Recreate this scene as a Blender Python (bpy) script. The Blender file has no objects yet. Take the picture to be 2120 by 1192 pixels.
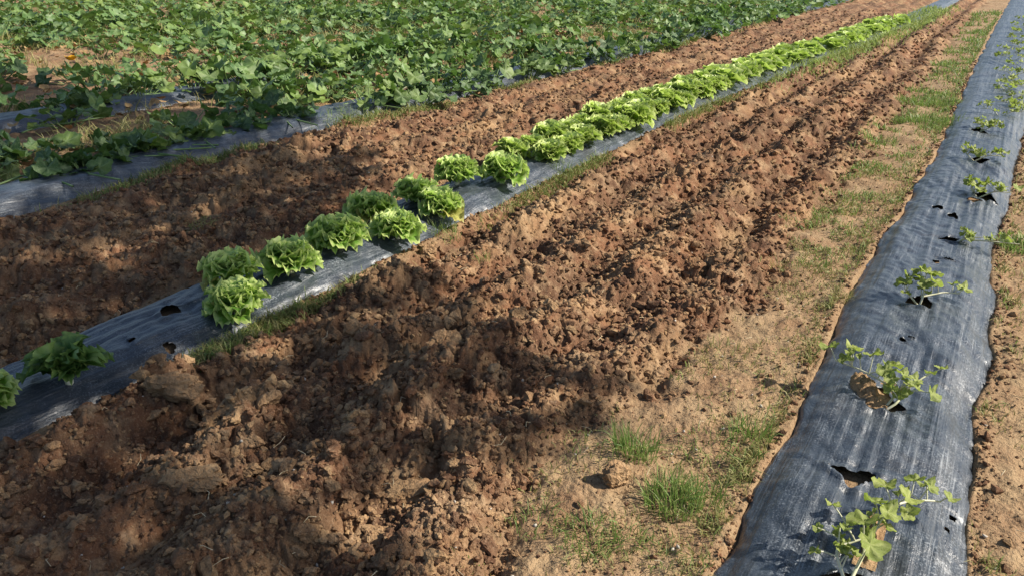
import bpy, math, random
import numpy as np
from mathutils import Vector, Matrix, Euler

# ------------------------------------------------------------------ camera, sky, sun, exposure
sc = bpy.context.scene
COL = sc.collection
R = math.radians
PITCH, YAW, CAM_H = 22.70, 31.15, 1.5           # rows of the field run along +Y

cam_d = bpy.data.cameras.new('camera')
cam_d.sensor_width = 36.0
cam_d.lens = 36.0 * 1664.0 / 2120.0
cam_d.clip_start, cam_d.clip_end = 0.05, 1000.0
cam = bpy.data.objects.new('camera', cam_d)
cam.location = (0, 0, CAM_H)
cam.rotation_euler = (R(90 - PITCH), 0, R(YAW))
COL.objects.link(cam)
sc.camera = cam

SUN_EL = R(39.0)
SUN_AZ = math.atan2(0.87, 0.49)                  # from +Y towards +X
S = np.array([math.cos(SUN_EL) * math.sin(SUN_AZ), math.cos(SUN_EL) * math.cos(SUN_AZ), math.sin(SUN_EL)])

world = bpy.data.worlds.new('World')
sc.world = world
world.use_nodes = True
wn = world.node_tree.nodes
sky = wn.new('ShaderNodeTexSky')
sky.sky_type = 'NISHITA'
sky.sun_disc = False
sky.sun_elevation = SUN_EL
sky.sun_rotation = SUN_AZ
sky.dust_density = 1.5
wn['Background'].inputs['Strength'].default_value = 0.10
world.node_tree.links.new(sky.outputs[0], wn['Background'].inputs['Color'])

sun_d = bpy.data.lights.new('sun', 'SUN')
sun_d.energy = 5.0
sun_d.angle = R(0.6)
sun_d.color = (1.0, 0.93, 0.82)
sun = bpy.data.objects.new('sun', sun_d)
sun.rotation_euler = Vector(S).to_track_quat('Z', 'Y').to_euler()
sun.location = (20, 12, 25)
COL.objects.link(sun)

sc.view_settings.view_transform = 'Standard'
sc.view_settings.look = 'None'
sc.view_settings.exposure = 0.70
sc.view_settings.gamma = 1.0
sc.view_settings.use_curve_mapping = False
sc.cycles.max_bounces = 6
sc.cycles.diffuse_bounces = 3
sc.cycles.glossy_bounces = 2
sc.cycles.transmission_bounces = 4

random.seed(7)
rng = np.random.default_rng(11)

# ------------------------------------------------------------------ numpy noise
def h2(ix, iy, s):
    n = (ix.astype(np.int64) * 374761393 + iy.astype(np.int64) * 668265263 + s * 1442695041) & 0xFFFFFFFF
    n = ((n ^ (n >> 13)) * 1274126177) & 0xFFFFFFFF
    n = ((n ^ (n >> 16)) * 2246822519) & 0xFFFFFFFF
    n = n ^ (n >> 15)
    return n.astype(np.float64) / 4294967295.0

def vn(x, y, s=0):                               # value noise, -1..1
    x = np.asarray(x, float); y = np.asarray(y, float)
    ix, iy = np.floor(x), np.floor(y)
    fx, fy = x - ix, y - iy
    fx = fx * fx * fx * (fx * (fx * 6 - 15) + 10); fy = fy * fy * fy * (fy * (fy * 6 - 15) + 10)
    a, b = h2(ix, iy, s), h2(ix + 1, iy, s)
    c, d = h2(ix, iy + 1, s), h2(ix + 1, iy + 1, s)
    return 2 * ((a * (1 - fx) + b * fx) * (1 - fy) + (c * (1 - fx) + d * fx) * fy) - 1

def fbm(x, y, s=0, o=3):
    t, a = 0, 1.0
    for k in range(o):
        t = t + a * vn(x * 2 ** k, y * 2 ** k, s + 17 * k); a *= 0.5
    return t

def clodfield(x, y, cell, s):                    # packed lumps of many sizes
    wx = x + 0.35 * cell * vn(x / cell * 1.7, y / cell * 1.7, s + 5) + 0.12 * cell * vn(x / cell * 5, y / cell * 5, s + 8)
    wy = y + 0.35 * cell * vn(x / cell * 1.7, y / cell * 1.7, s + 6) + 0.12 * cell * vn(x / cell * 5, y / cell * 5, s + 9)
    ix, iy = np.floor(wx / cell), np.floor(wy / cell)
    out = np.zeros_like(wx)
    for dx in (-1, 0, 1):
        for dy in (-1, 0, 1):
            jx, jy = ix + dx, iy + dy
            px = (jx + h2(jx, jy, s)) * cell; py = (jy + h2(jx, jy, s + 1)) * cell
            r = cell * (0.25 + 0.55 * h2(jx, jy, s + 2) ** 1.5)
            sk = 0.7 + 0.6 * h2(jx, jy, s + 3)
            d2 = ((wx - px) * sk) ** 2 + ((wy - py) / sk) ** 2
            q = np.sqrt(d2) / r
            a = h2(jx, jy, s + 11) * 6.283
            face = 0.55 + 0.75 * h2(jx, jy, s + 12) * (np.cos(a) * (wx - px) + np.sin(a) * (wy - py)) / r
            lump_ = np.minimum(1.25 * np.sqrt(np.maximum(0, 1 - q)), np.maximum(face, 0)) * r
            out = np.maximum(out, lump_ * (0.7 + 0.6 * h2(jx, jy, s + 4)))
    return out

def sstep(a, b, x):
    t = np.clip((x - a) / (b - a), 0, 1)
    return t * t * (3 - 2 * t)

# ------------------------------------------------------------------ the plan of the field (metres)
def tab(ys, xs):
    return lambda y: np.interp(y, ys, xs)
BEDS = {  # left edge, right edge, height of the raised bed under the film
    'right': (tab([0, 1.7, 2.6, 4.0, 5.4, 7.8, 11.7, 19, 60], [-.40, -.40, -.42, -.47, -.42, -.39, -.45, -.49, -.52]),
              tab([0, 2, 2.9, 3.45, 4.25, 4.9, 5.7, 7.4, 9.2, 20, 60], [.18, .18, .15, .18, .15, .12, .16, .20, .24, .27, .3]), .058),
    'lettuce': (tab([0, 2, 4, 6, 8, 10, 13, 20, 30, 60], [-3.12, -3.13, -3.2, -3.22, -3.25, -3.18, -2.98, -2.65, -2.5, -2.5]),
                tab([0, 2, 4, 6, 8, 10, 13, 20, 30, 60], [-2.55, -2.57, -2.62, -2.64, -2.66, -2.58, -2.38, -2.0, -1.9, -1.9]), .065),
    'squash': (tab([0, 2.7, 4, 6, 10, 60], [-5.62, -5.68, -5.85, -5.85, -5.7, -5.6]),
               tab([0, 2.4, 3.6, 5.5, 8, 12, 60], [-4.98, -4.98, -5.2, -5.25, -5.12, -4.97, -5.0]), .09),
    'inner': (tab([0, 60], [-8.15, -8.05]), tab([0, 60], [-7.5, -7.4]), .09),
}
def bed_t(k, x, y):                              # -1 .. 1 across the bed
    l, r, h = BEDS[k]
    a, b = l(y) + .018 * vn(y * 2.3, y * 0 + 3.1, 50), r(y) + .018 * vn(y * 2.7, y * 0 + 7.7, 51)
    return (x - (a + b) / 2) / ((b - a) / 2)
def bed_z(k, t):
    h = BEDS[k][2]
    return h * sstep(1.05, .50, np.abs(t)) + .012 * (1 - t * t)
XP = tab([0, 1.4, 1.7, 2.25, 2.7, 3.3, 4.3, 6.5, 9, 16, 33], [-.95, -.93, -1.0, -.95, -.9, -.8, -.86, -.85, -.9, -1.0, -1.15])

def zones(x, y):
    w = .09 * vn(x * 4, y * 4, 70) + .05 * vn(x * 13, y * 13, 71)
    lb_r, lb_l = BEDS['lettuce'][1](y), BEDS['lettuce'][0](y)
    T = sstep(lb_r - .02, lb_r + .10, x + w * .5) * (1 - sstep(XP(y) - .10, XP(y) + .07, x + w))
    F = sstep(BEDS['squash'][1](y) - .02, BEDS['squash'][1](y) + .15, x + w * .5) * (1 - sstep(lb_l - .10, lb_l + .02, x - w * .5))
    Q = 1 - sstep(-5.9, -5.6, x + w)
    return T, F, Q

def ground_z(x, y):
    x = np.asarray(x, float); y = np.asarray(y, float)
    T, F, Q = zones(x, y)
    r = np.hypot(x, y)
    near = 1 / (1 + (r / 14.0) ** 2)
    fine = 1 / (1 + (r / 6.0) ** 3)
    till = np.maximum(T, F)
    flat = np.exp(-(((x + 1.92) / .36) ** 2 + ((y - .92) / .20) ** 2))
    amp = (1 - .92 * flat) * (.75 + .35 * vn(x * 2.1, y * 2.1, 31))
    z = .020 * fbm(x * 1.3, y * 1.3, 1, 2)
    # two low combs left by the tiller, and the trodden margins
    xr = x - XP(y)
    wob = .10 * vn(x * .7, y * .9, 35)
    z = z + T * (.046 * np.cos((xr + .55 + .6 * wob) * 14.5) + .03 * np.cos((xr + .6) * 4.2) + .034 * vn(x * 4.5, y * 2.6, 3))
    xf = x - BEDS['lettuce'][0](y)
    z = z + F * (.030 * np.cos((xf + .9 + wob) * 11.0) + .02 + .026 * vn(x * 4.0, y * 3.0, 4))
    big = clodfield(x, y, .15, 100) * .85
    mid = clodfield(x, y, .070, 120) * 1.2
    sml = clodfield(x, y, .036, 140) * 1.35
    z = z + till * amp * (np.maximum(big, mid) + .55 * sml * (.4 + .6 * near))
    z = z + till * (.010 * fine * fbm(x * 60, y * 60, 40, 2) + .012 * near * vn(x * 30, y * 30, 44))
    rest = 1 - till
    z = z + rest * (.014 * fbm(x * 5, y * 5, 9, 3) + .006 * fbm(x * 24, y * 24, 13, 2) + .003 * fine * fbm(x * 80, y * 80, 15, 2)
                    + .25 * sml * sstep(.1, .7, vn(x * 3, y * 3, 33)) )
    z = z + Q * .02 * fbm(x * 3, y * 3, 21, 2)
    for k in BEDS:
        t = bed_t(k, x, y)
        a = np.abs(t)
        ins = sstep(1.06, .97, a)
        z = z * (1 - .75 * sstep(1.35, 1.04, a)) * (1 - .9 * sstep(1.0, .9, a)) + ins * (bed_z(k, np.clip(t, -1, 1)) - .035 * sstep(1.0, .88, a) + .004)
        z = z + np.exp(-((a - 1.07) / .10) ** 2) * (.004 + .010 * vn(x * 7, y * 7, 61) + .40 * sml)
    return z

# ------------------------------------------------------------------ mesh and object helpers
def mesh_np(name, V, F, mat=None, smooth=True, attrs=None):
    V = np.asarray(V, np.float32); F = np.asarray(F, np.int32)
    me = bpy.data.meshes.new(name)
    me.vertices.add(len(V)); me.vertices.foreach_set('co', V.ravel())
    k = F.shape[1]
    me.loops.add(F.size); me.loops.foreach_set('vertex_index', F.ravel())
    me.polygons.add(len(F)); me.polygons.foreach_set('loop_start', np.arange(0, F.size, k, dtype=np.int32))
    me.update(calc_edges=True)
    me.polygons.foreach_set('use_smooth', np.full(len(F), smooth, bool))
    for n, a in (attrs or {}).items():
        at = me.attributes.new(n, 'FLOAT', 'POINT')
        at.data.foreach_set('value', np.asarray(a, np.float32))
    if mat: me.materials.append(mat)
    return me

def link(name, me, parent=None, loc=None, rot=None, scale=None):
    o = bpy.data.objects.new(name, me)
    COL.objects.link(o)
    if parent: o.parent = parent
    if loc is not None: o.location = loc
    if rot is not None: o.rotation_euler = rot
    if scale is not None: o.scale = (scale,) * 3 if np.isscalar(scale) else scale
    return o

def tag(o, label=None, cat=None, group=None, kind=None):
    if label: o['label'] = label
    if cat: o['category'] = cat
    if group: o['group'] = group
    if kind: o['kind'] = kind
    return o

class MB:                                        # collects triangles/quads as quads or tris of one size
    def __init__(s): s.V, s.F, s.A, s.n = [], [], [], 0
    def add(s, V, F, a=None):
        s.V.append(np.asarray(V, float)); s.F.append(np.asarray(F) + s.n); s.n += len(V)
        s.A.append(np.zeros(len(V)) if a is None else np.asarray(a, float))
    def mesh(s, name, mat, smooth=True, attr='edge'):
        return mesh_np(name, np.concatenate(s.V), np.concatenate(s.F), mat, smooth, {attr: np.concatenate(s.A)})

def grid_quads(n, m):
    i = np.arange(n - 1)[:, None] * m + np.arange(m - 1)[None, :]
    i = i.ravel()
    return np.stack([i, i + 1, i + m + 1, i + m], 1)
def q2t(F):
    return np.concatenate([F[:, [0, 1, 2]], F[:, [0, 2, 3]]])

def tube(pts, rad, sides=6):                     # tris
    P = np.asarray(pts, float); n = len(P)
    rad = np.broadcast_to(np.asarray(rad, float), (n,))
    T = np.gradient(P, axis=0); T /= np.linalg.norm(T, axis=1)[:, None] + 1e-9
    ref = np.array([.31, .17, .93]) if abs(T[:, 2]).mean() < .8 else np.array([.93, .31, .17])
    A = np.cross(T, ref); A /= np.linalg.norm(A, axis=1)[:, None] + 1e-9
    B = np.cross(T, A)
    th = np.linspace(0, 2 * np.pi, sides, endpoint=False)
    V = P[:, None] + rad[:, None, None] * (np.cos(th)[None, :, None] * A[:, None] + np.sin(th)[None, :, None] * B[:, None])
    F = []
    for i in range(n - 1):
        for j in range(sides):
            a, b = i * sides + j, i * sides + (j + 1) % sides
            F += [(a, b, b + sides), (a, b + sides, a + sides)]
    return V.reshape(-1, 3), np.array(F)

def bez(p0, p1, p2, n=8):
    t = np.linspace(0, 1, n)[:, None]
    return (1 - t) ** 2 * np.array(p0) + 2 * t * (1 - t) * np.array(p1) + t * t * np.array(p2)

def rotz(a):
    c, s = np.cos(a), np.sin(a)
    return np.array([[c, -s, 0], [s, c, 0], [0, 0, 1.]])
def roty(a):
    c, s = np.cos(a), np.sin(a)
    return np.array([[c, 0, s], [0, 1, 0], [-s, 0, c]])
def rotx(a):
    c, s = np.cos(a), np.sin(a)
    return np.array([[1, 0, 0], [0, c, -s], [0, s, c]])

# ------------------------------------------------------------------ materials
class NT:
    def __init__(s, name):
        s.m = bpy.data.materials.new(name); s.m.use_nodes = True
        s.t = s.m.node_tree; s.n = s.t.nodes; s.b = s.n['Principled BSDF']; s.out = s.n['Material Output']
    def new(s, typ, **kw):
        nd = s.n.new(typ)
        for k, v in kw.items(): setattr(nd, k, v)
        return nd
    def put(s, sock, v):
        if hasattr(v, 'is_linked') or isinstance(v, bpy.types.NodeSocket): s.t.links.new(v, sock)
        else: sock.default_value = v
    def noise(s, vec, scale, detail=3, rough=.55, dist=0.):
        nd = s.new('ShaderNodeTexNoise')
        if vec is not None: s.put(nd.inputs['Vector'], vec)
        nd.inputs['Scale'].default_value = scale; nd.inputs['Detail'].default_value = detail
        nd.inputs['Roughness'].default_value = rough; nd.inputs['Distortion'].default_value = dist
        return nd.outputs['Fac']
    def rng(s, v, a, b, c=0., d=1.):
        nd = s.new('ShaderNodeMapRange'); s.put(nd.inputs[0], v)
        for i, x in zip((1, 2, 3, 4), (a, b, c, d)): s.put(nd.inputs[i], x)
        return nd.outputs[0]
    def mix(s, f, a, b):
        nd = s.new('ShaderNodeMix', data_type='RGBA')
        s.put(nd.inputs[0], f)
        for i, v in ((6, a), (7, b)):
            s.put(nd.inputs[i], (*v, 1) if isinstance(v, tuple) else v)
        return nd.outputs[2]
    def math(s, op, a, b=0.):
        nd = s.new('ShaderNodeMath', operation=op); s.put(nd.inputs[0], a); s.put(nd.inputs[1], b)
        return nd.outputs[0]
    def attr(s, name):
        return s.new('ShaderNodeAttribute', attribute_name=name).outputs['Fac']
    def pos(s):
        return s.new('ShaderNodeNewGeometry').outputs['Position']
    def rand(s):
        return s.new('ShaderNodeObjectInfo').outputs['Random']
    def mapped(s, vec, scale):
        nd = s.new('ShaderNodeMapping'); s.put(nd.inputs[0], vec); nd.inputs['Scale'].default_value = scale
        return nd.outputs[0]
    def bump(s, h, strength, dist, normal=None):
        nd = s.new('ShaderNodeBump'); s.put(nd.inputs['Height'], h)
        nd.inputs['Strength'].default_value = strength; nd.inputs['Distance'].default_value = dist
        if normal is not None: s.put(nd.inputs['Normal'], normal)
        return nd.outputs[0]

def soil_material(name, per_object=False):
    n = NT(name); p = n.pos()
    red, brown, pale, tan = (.212, .104, .054), (.140, .077, .044), (.43, .295, .17), (.34, .235, .132)
    c = n.mix(n.rng(n.noise(p, 2.6, 4, .65), .42, .58), red, brown)
    band = n.noise(n.mapped(p, (4.6, .40, 1.)), 1., 3, .6)            # strips the tiller turned up, running with the rows
    c = n.mix(n.math('MULTIPLY', n.rng(band, .51, .66), .62), c, (.35, .225, .115))
    c = n.mix(n.math('MULTIPLY', n.rng(n.noise(p, 9., 4, .6), .50, .68), .70), c, pale)
    c = n.mix(n.math('MULTIPLY', n.rng(n.noise(p, 6., 3, .6), .44, .30), .8), c, (.085, .042, .025))
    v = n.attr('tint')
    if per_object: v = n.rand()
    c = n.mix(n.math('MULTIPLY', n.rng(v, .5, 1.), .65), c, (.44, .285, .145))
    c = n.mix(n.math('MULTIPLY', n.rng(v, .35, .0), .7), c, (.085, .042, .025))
    ta = n.attr('tan')
    tc = n.mix(n.rng(n.noise(p, 5., 4, .6), .38, .66), tan, (.25, .15, .082))
    c = n.mix(ta, c, tc)
    # crumbs and grit a few millimetres wide
    c = n.mix(n.math('MULTIPLY', n.rng(n.noise(p, 130., 2, .6), .55, .75), .45), c, (.43, .31, .20))
    c = n.mix(n.math('MULTIPLY', n.rng(n.noise(p, 75., 3, .6), .47, .30), .55), c, (.09, .042, .022))
    n.put(n.b.inputs['Base Color'], c)
    n.b.inputs['Roughness'].default_value = .95
    n.b.inputs['Specular IOR Level'].default_value = .15
    b1 = n.bump(n.noise(p, 55., 4, .65), .8, .02)
    b2 = n.bump(n.noise(p, 210., 2, .6), .5, .006, b1)
    n.put(n.b.inputs['Normal'], b2)
    return n.m

def leaf_material(name, dark, mid, lightc, edge=.0, drift=None, trans=.35, rough=.45, vary=.5, tcol=None, spec=.35, nscale=30.):
    n = NT(name)
    tc = n.new('ShaderNodeTexCoord').outputs['Object']
    r = n.rand()
    tint = n.attr('tint')
    f = n.math('ADD', n.math('MULTIPLY', r, vary), n.math('MULTIPLY', tint, 1 - vary * .5))
    c = n.mix(f, dark, mid)
    c = n.mix(n.math('MULTIPLY', n.rng(n.noise(tc, nscale, 3), .45, .7), .4), c, lightc)
    if drift: c = n.mix(n.math('MULTIPLY', n.rng(n.noise(n.pos(), 1.1, 4, .7), .46, .64), .75), c, drift)
    e = n.attr('edge')
    c = n.mix(n.math('MULTIPLY', n.rng(e, .55, 1.), edge), c, lightc)
    n.put(n.b.inputs['Base Color'], c)
    n.b.inputs['Roughness'].default_value = rough
    n.b.inputs['Specular IOR Level'].default_value = spec
    n.put(n.b.inputs['Normal'], n.bump(n.noise(tc, nscale * 1.6, 2), .35, .006))
    t = n.new('ShaderNodeBsdfTranslucent')
    tcol = tcol or tuple(min(1, x * 1.5) for x in mid)
    n.put(t.inputs[0], n.mix(.6, c, tcol))
    ms = n.new('ShaderNodeMixShader'); ms.inputs[0].default_value = trans
    n.t.links.new(n.b.outputs[0], ms.inputs[1]); n.t.links.new(t.outputs[0], ms.inputs[2])
    n.t.links.new(ms.outputs[0], n.out.inputs[0])
    return n.m

def plain_material(name, col, rough=.7, spec=.3, var=None, scale=20.):
    n = NT(name)
    if var:
        n.put(n.b.inputs['Base Color'], n.mix(n.rng(n.noise(n.pos(), scale, 3), .35, .65), col, var))
    else: n.b.inputs['Base Color'].default_value = (*col, 1)
    n.b.inputs['Roughness'].default_value = rough; n.b.inputs['Specular IOR Level'].default_value = spec
    return n.m

def film_material():
    n = NT('black_polyethylene'); p = n.pos()
    st = n.noise(n.mapped(p, (190., 3.0, 20.)), 1., 3, .6, .3)      # scuffs and stretch lines run with the row
    st2 = n.noise(n.mapped(p, (48., 1.1, 10.)), 1., 3, .6, .2)
    blot = n.noise(p, 7., 4, .6)
    dust = n.math('MULTIPLY', n.rng(st, .55, .68), n.rng(blot, .44, .64, .05, 1.))
    dust = n.math('MAXIMUM', dust, n.math('MULTIPLY', n.rng(st2, .58, .74), .40))
    speck = n.math('MULTIPLY', n.rng(n.noise(p, 150., 3, .65), .52, .64), .85)
    dust = n.math('MAXIMUM', dust, n.math('MULTIPLY', speck, n.rng(blot, .4, .6, .2, 1.)))
    c = n.mix(n.math('MULTIPLY', dust, .58), (.030, .038, .050), (.33, .36, .39))
    c = n.mix(n.math('MULTIPLY', n.rng(n.noise(p, 2.6, 4, .65), .56, .78), .14), c, (.22, .18, .14))
    n.put(n.b.inputs['Base Color'], c)
    n.put(n.b.inputs['Roughness'], n.rng(dust, 0., 1., .33, .58))
    n.b.inputs['Specular IOR Level'].default_value = .6
    b = n.bump(st, .35, .004)
    b = n.bump(n.noise(n.mapped(p, (26., 9., 9.)), 1., 5, .7, 1.2), .45, .012, b)
    b = n.bump(st2, .5, .008, b)
    n.put(n.b.inputs['Normal'], n.bump(n.noise(p, 38., 3, .6), .25, .006, b))
    return n.m

M_soil = soil_material('soil')
M_clod = soil_material('soil_clod', True)
M_film = film_material()
M_let = leaf_material('lettuce_leaf', (.11, .25, .035), (.27, .44, .06), (.66, .74, .28), edge=.95, trans=.40, rough=.42, vary=.5, tcol=(.36, .60, .06), nscale=40.)
M_letd = leaf_material('limp_lettuce_leaf', (.045, .12, .022), (.10, .21, .035), (.25, .34, .10), edge=.5, trans=.25, rough=.5, vary=.5, nscale=40.)
M_letf = leaf_material('sunlit_lettuce_leaf', (.09, .19, .03), (.26, .39, .055), (.62, .68, .26), edge=.95, trans=.36, rough=.42, vary=.3, tcol=(.45, .68, .07), nscale=40.)
M_sq = leaf_material('squash_leaf', (.016, .050, .016), (.11, .20, .055), (.30, .38, .18), edge=.35, drift=(.19, .26, .05), trans=.22, rough=.5, vary=.5, tcol=(.14, .30, .03), nscale=14.)
M_mel = leaf_material('melon_leaf', (.17, .23, .04), (.36, .41, .08), (.50, .52, .20), edge=.4, trans=.34, rough=.5, vary=.6, tcol=(.40, .55, .08), nscale=40.)
M_stem = plain_material('pale_stem', (.48, .48, .28), .5, .3, (.62, .60, .46))
M_sqstem = plain_material('squash_stem', (.13, .22, .06), .5, .3, (.22, .30, .12))
M_dry = plain_material('dry_leaf', (.36, .24, .11), .8, .2, (.22, .13, .06), 30.)
M_flower = plain_material('squash_petal', (.85, .42, .02), .5, .2)
M_grass = leaf_material('grass_blade', (.06, .12, .022), (.16, .25, .05), (.42, .42, .17), edge=.6, trans=.3, rough=.55, vary=.4, nscale=20.)
M_dgrass = leaf_material('weed_blade', (.13, .15, .04), (.28, .26, .09), (.46, .38, .19), edge=.3, trans=.25, rough=.6, vary=.2, nscale=20.)
M_far = leaf_material('pale_weed', (.14, .22, .04), (.27, .34, .08), (.45, .48, .18), edge=.4, trans=.3, rough=.6, vary=.2)
M_yel = leaf_material('yellowed_leaf', (.36, .36, .08), (.50, .46, .12), (.60, .52, .22), edge=.5, trans=.3)
M_straw = plain_material('straw', (.46, .36, .20), .8, .2, (.62, .54, .38), 60.)
M_pebble = plain_material('pebble', (.50, .46, .40), .8, .3, (.32, .27, .21), 40.)
M_bark = plain_material('bark', (.13, .09, .06), .9, .2, (.07, .05, .035), 8.)
M_tree = leaf_material('tree_leaf', (.035, .075, .02), (.06, .12, .03), (.12, .18, .05), trans=.18)

# ------------------------------------------------------------------ ground
fw = R(90 + YAW)                                  # heading of the camera as an angle from +X
th = np.concatenate([np.linspace(fw - R(180), fw - R(46), 46)[:-1], np.linspace(fw - R(46), fw + R(46), 820)[:-1],
                     np.linspace(fw + R(46), fw + R(180), 46)])
rr = np.concatenate([[.02, .2, .4, .6, .75, .85], np.geomspace(.92, 40, 730), np.geomspace(42, 500, 26)])
RR, TH = np.meshgrid(rr, th, indexing='ij')
GX, GY = RR * np.cos(TH), RR * np.sin(TH)
GZ = ground_z(GX, GY)
GZ = np.where(RR > 60, np.minimum(GZ, .02), GZ)
T, F_, Q = zones(GX, GY)
TAN = np.clip(1 - np.maximum(T, F_), 0, 1)
TAN = np.where(Q > .5, np.clip(.62 + .5 * fbm(GX * 1.5, GY * 1.5, 77, 2), 0, 1), TAN)
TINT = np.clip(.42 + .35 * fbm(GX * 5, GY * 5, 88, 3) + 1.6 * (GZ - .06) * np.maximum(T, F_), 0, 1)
V = np.stack([GX, GY, GZ], -1).reshape(-1, 3)
FQ = grid_quads(len(rr), len(th))[:, ::-1]
fx, fy = GX.ravel()[FQ].mean(1), GY.ravel()[FQ].mean(1)
fT, fF, fQ = T.ravel()[FQ].mean(1), F_.ravel()[FQ].mean(1), Q.ravel()[FQ].mean(1)
inr = np.hypot(fx, fy) < 41
sets = [('tilled_soil', (fT > .5) & inr), ('furrow_soil', (fF > .5) & inr)]
rest = ~(sets[0][1] | sets[1][1])
sets.append(('ground', rest))
ground = {}
for nm, sel in sets:
    f = FQ[sel]; u, inv = np.unique(f, return_inverse=True)
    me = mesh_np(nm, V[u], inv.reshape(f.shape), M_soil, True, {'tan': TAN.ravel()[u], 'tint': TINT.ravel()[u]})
    ground[nm] = tag(link(nm, me), kind='structure')

# ------------------------------------------------------------------ plastic mulch films
def film(k, y0, y1, holes, label, near=7.0, nx=88, dy=.0085, name='mulch_film', group='black plastic films laid over the beds', skip=None):
    ys = [y0]
    while ys[-1] < y1: ys.append(ys[-1] + (dy if ys[-1] < near else dy * (ys[-1] / near) ** 1.7 * 1.4))
    ys = np.array(ys)
    t = np.linspace(-1.06, 1.06, nx)
    t = np.sign(t) * np.abs(t) ** .9
    Yg, Tg = np.meshgrid(ys, t, indexing='ij')
    l, r, h = BEDS[k]
    a = l(ys) + .018 * vn(ys * 2.3, ys * 0 + 3.1, 50); b = r(ys) + .018 * vn(ys * 2.7, ys * 0 + 7.7, 51)
    Xg = ((a + b) / 2)[:, None] + Tg * ((b - a) / 2)[:, None]
    Z = bed_z(k, np.clip(Tg, -1, 1)) + .004
    edge = sstep(.9, 1.06, np.abs(Tg) + .06 * fbm(Xg * 3 + np.sign(Tg) * 9, Yg * 6, 207, 3))
    edge = np.maximum(edge, sstep(.97, 1.03, np.abs(Tg)))
    wr = .0042 * vn(Xg * 42, Yg * 1.7, 200) + .0022 * vn(Xg * 95, Yg * 3.5, 201) + .006 * vn(Xg * 9, Yg * 1.3, 202) + .011 * vn(Xg * 4, Yg * 3.4, 203) + .0035 * vn(Xg * 22 + Yg * 15, Yg * 19, 206)
    diag = Xg * 26 + Yg * 9
    wr = wr + .0060 * vn(diag, Yg * 1.2, 204) * sstep(-.1, .5, vn(Xg * 2, Yg * .9, 205))
    Z = Z + wr * (1 - .4 * edge) - .045 * edge
    gone = np.zeros_like(Xg, bool)
    for (hx, hy, rx, ry, rot, kind) in holes:
        dx, dy_ = Xg - hx, Yg - hy
        c, s = math.cos(rot), math.sin(rot)
        u, v = (dx * c + dy_ * s) / rx, (-dx * s + dy_ * c) / ry
        an = np.arctan2(v, u)
        d = np.hypot(u, v) * (1 + .22 * np.sin(an * 3 + hx * 40) + .12 * np.sin(an * 5 + hy * 30))
        if kind == 'tear':                        # three-cornered rip
            d = np.maximum(np.maximum(v * 1.0, -v * .5 + u * .87), -v * .5 - u * .87) * 1.35
            d = d * (1 + .12 * vn(Xg * 60, Yg * 60, 9))
        mg = min(.6, .010 / min(rx, ry))
        gone |= d < 1 - mg
        sn = (d >= 1 - mg) & (d < 1)
        Xg = np.where(sn, hx + dx / np.maximum(d, .2), Xg); Yg = np.where(sn, hy + dy_ / np.maximum(d, .2), Yg)
        Z = Z + .006 * np.exp(-((d - 1.12) / .22) ** 2) * (.5 + .5 * np.sin(an * 2 + hy * 9)) - .004 * np.exp(-((d - 1.9) / .5) ** 2)
        if ry > .03:                              # strain folds run out of the opening along the row
            Z = Z + .0035 * np.exp(-(dx / .06) ** 2) * np.exp(-(dy_ / .40) ** 2) * (np.sin(dx * 110 + hy * 5) + vn(Xg * 50, Yg * 4, 208))
    F = grid_quads(len(ys), nx)
    keep = ~(gone.ravel()[F].sum(1) >= 1)
    if skip is not None: keep &= ~skip(Xg.ravel()[F].mean(1), Yg.ravel()[F].mean(1))
    F = F[keep][:, ::-1]
    F = F[:, [0, 3, 2, 1]]
    V = np.stack([Xg, Yg, Z], -1).reshape(-1, 3)
    u, inv = np.unique(F, return_inverse=True)
    o = link(name, mesh_np(name, V[u], inv.reshape(F.shape), M_film, True))
    return tag(o, label, 'plastic film', group)

def film_z(k, x, y):
    x = np.asarray(x, float); y = np.asarray(y, float)
    return bed_z(k, np.clip(bed_t(k, x, y), -1, 1)) + .006

holes_R = [(-.16, 2.21, .055, .050, .15, 'tear'), (-.10, 1.72, .045, .065, .2, 'o'), (-.15, 2.72, .050, .075, .45, 'o'), (-.14, 3.70, .05, .055, .1, 'o'),
           (-.21, 5.32, .026, .045, .5, 'o'), (-.12, 5.20, .028, .045, .2, 'o'), (-.155, 3.25, .012, .022, .3, 'o'), (-.13, 3.30, .012, .018, .6, 'o'),
           (-.13, 4.34, .015, .025, .2, 'o'), (-.08, 4.40, .010, .03, 1.1, 'o'), (.11, 2.22, .011, .013, .2, 'o'), (.10, 2.14, .006, .009, .2, 'o'), (-.10, 4.73, .045, .03, .2, 'o'),
           (.02, 5.74, .05, .07, .4, 'o'), (-.04, 5.62, .035, .05, .1, 'o'), (-.06, 6.78, .05, .08, .2, 'o'), (-.13, 8.02, .05, .09, .2, 'o')]
film_R = film('right', .5, 45, holes_R, 'wide black plastic mulch film with melon seedlings growing through its holes')
holes_L = [(-2.87, 1.92, .040, .045, .9, 'o'), (-2.64, 1.74, .020, .026, .5, 'o'), (-2.76, 1.66, .014, .018, .8, 'o')]
film_L = film('lettuce', .2, 40, holes_L, 'black plastic mulch film carrying the row of lettuces', dy=.012, nx=76)
film_S = film('squash', .4, 36, [(-5.45, 3.3, .03, .03, 0, 'o'), (-5.4, 4.6, .04, .03, 0, 'o')], 'black plastic mulch film along the edge of the squash field', dy=.014, nx=56)
film_I = film('inner', .8, 10, [], 'black plastic mulch film half hidden under the squash leaves', dy=.022, nx=40)

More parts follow.
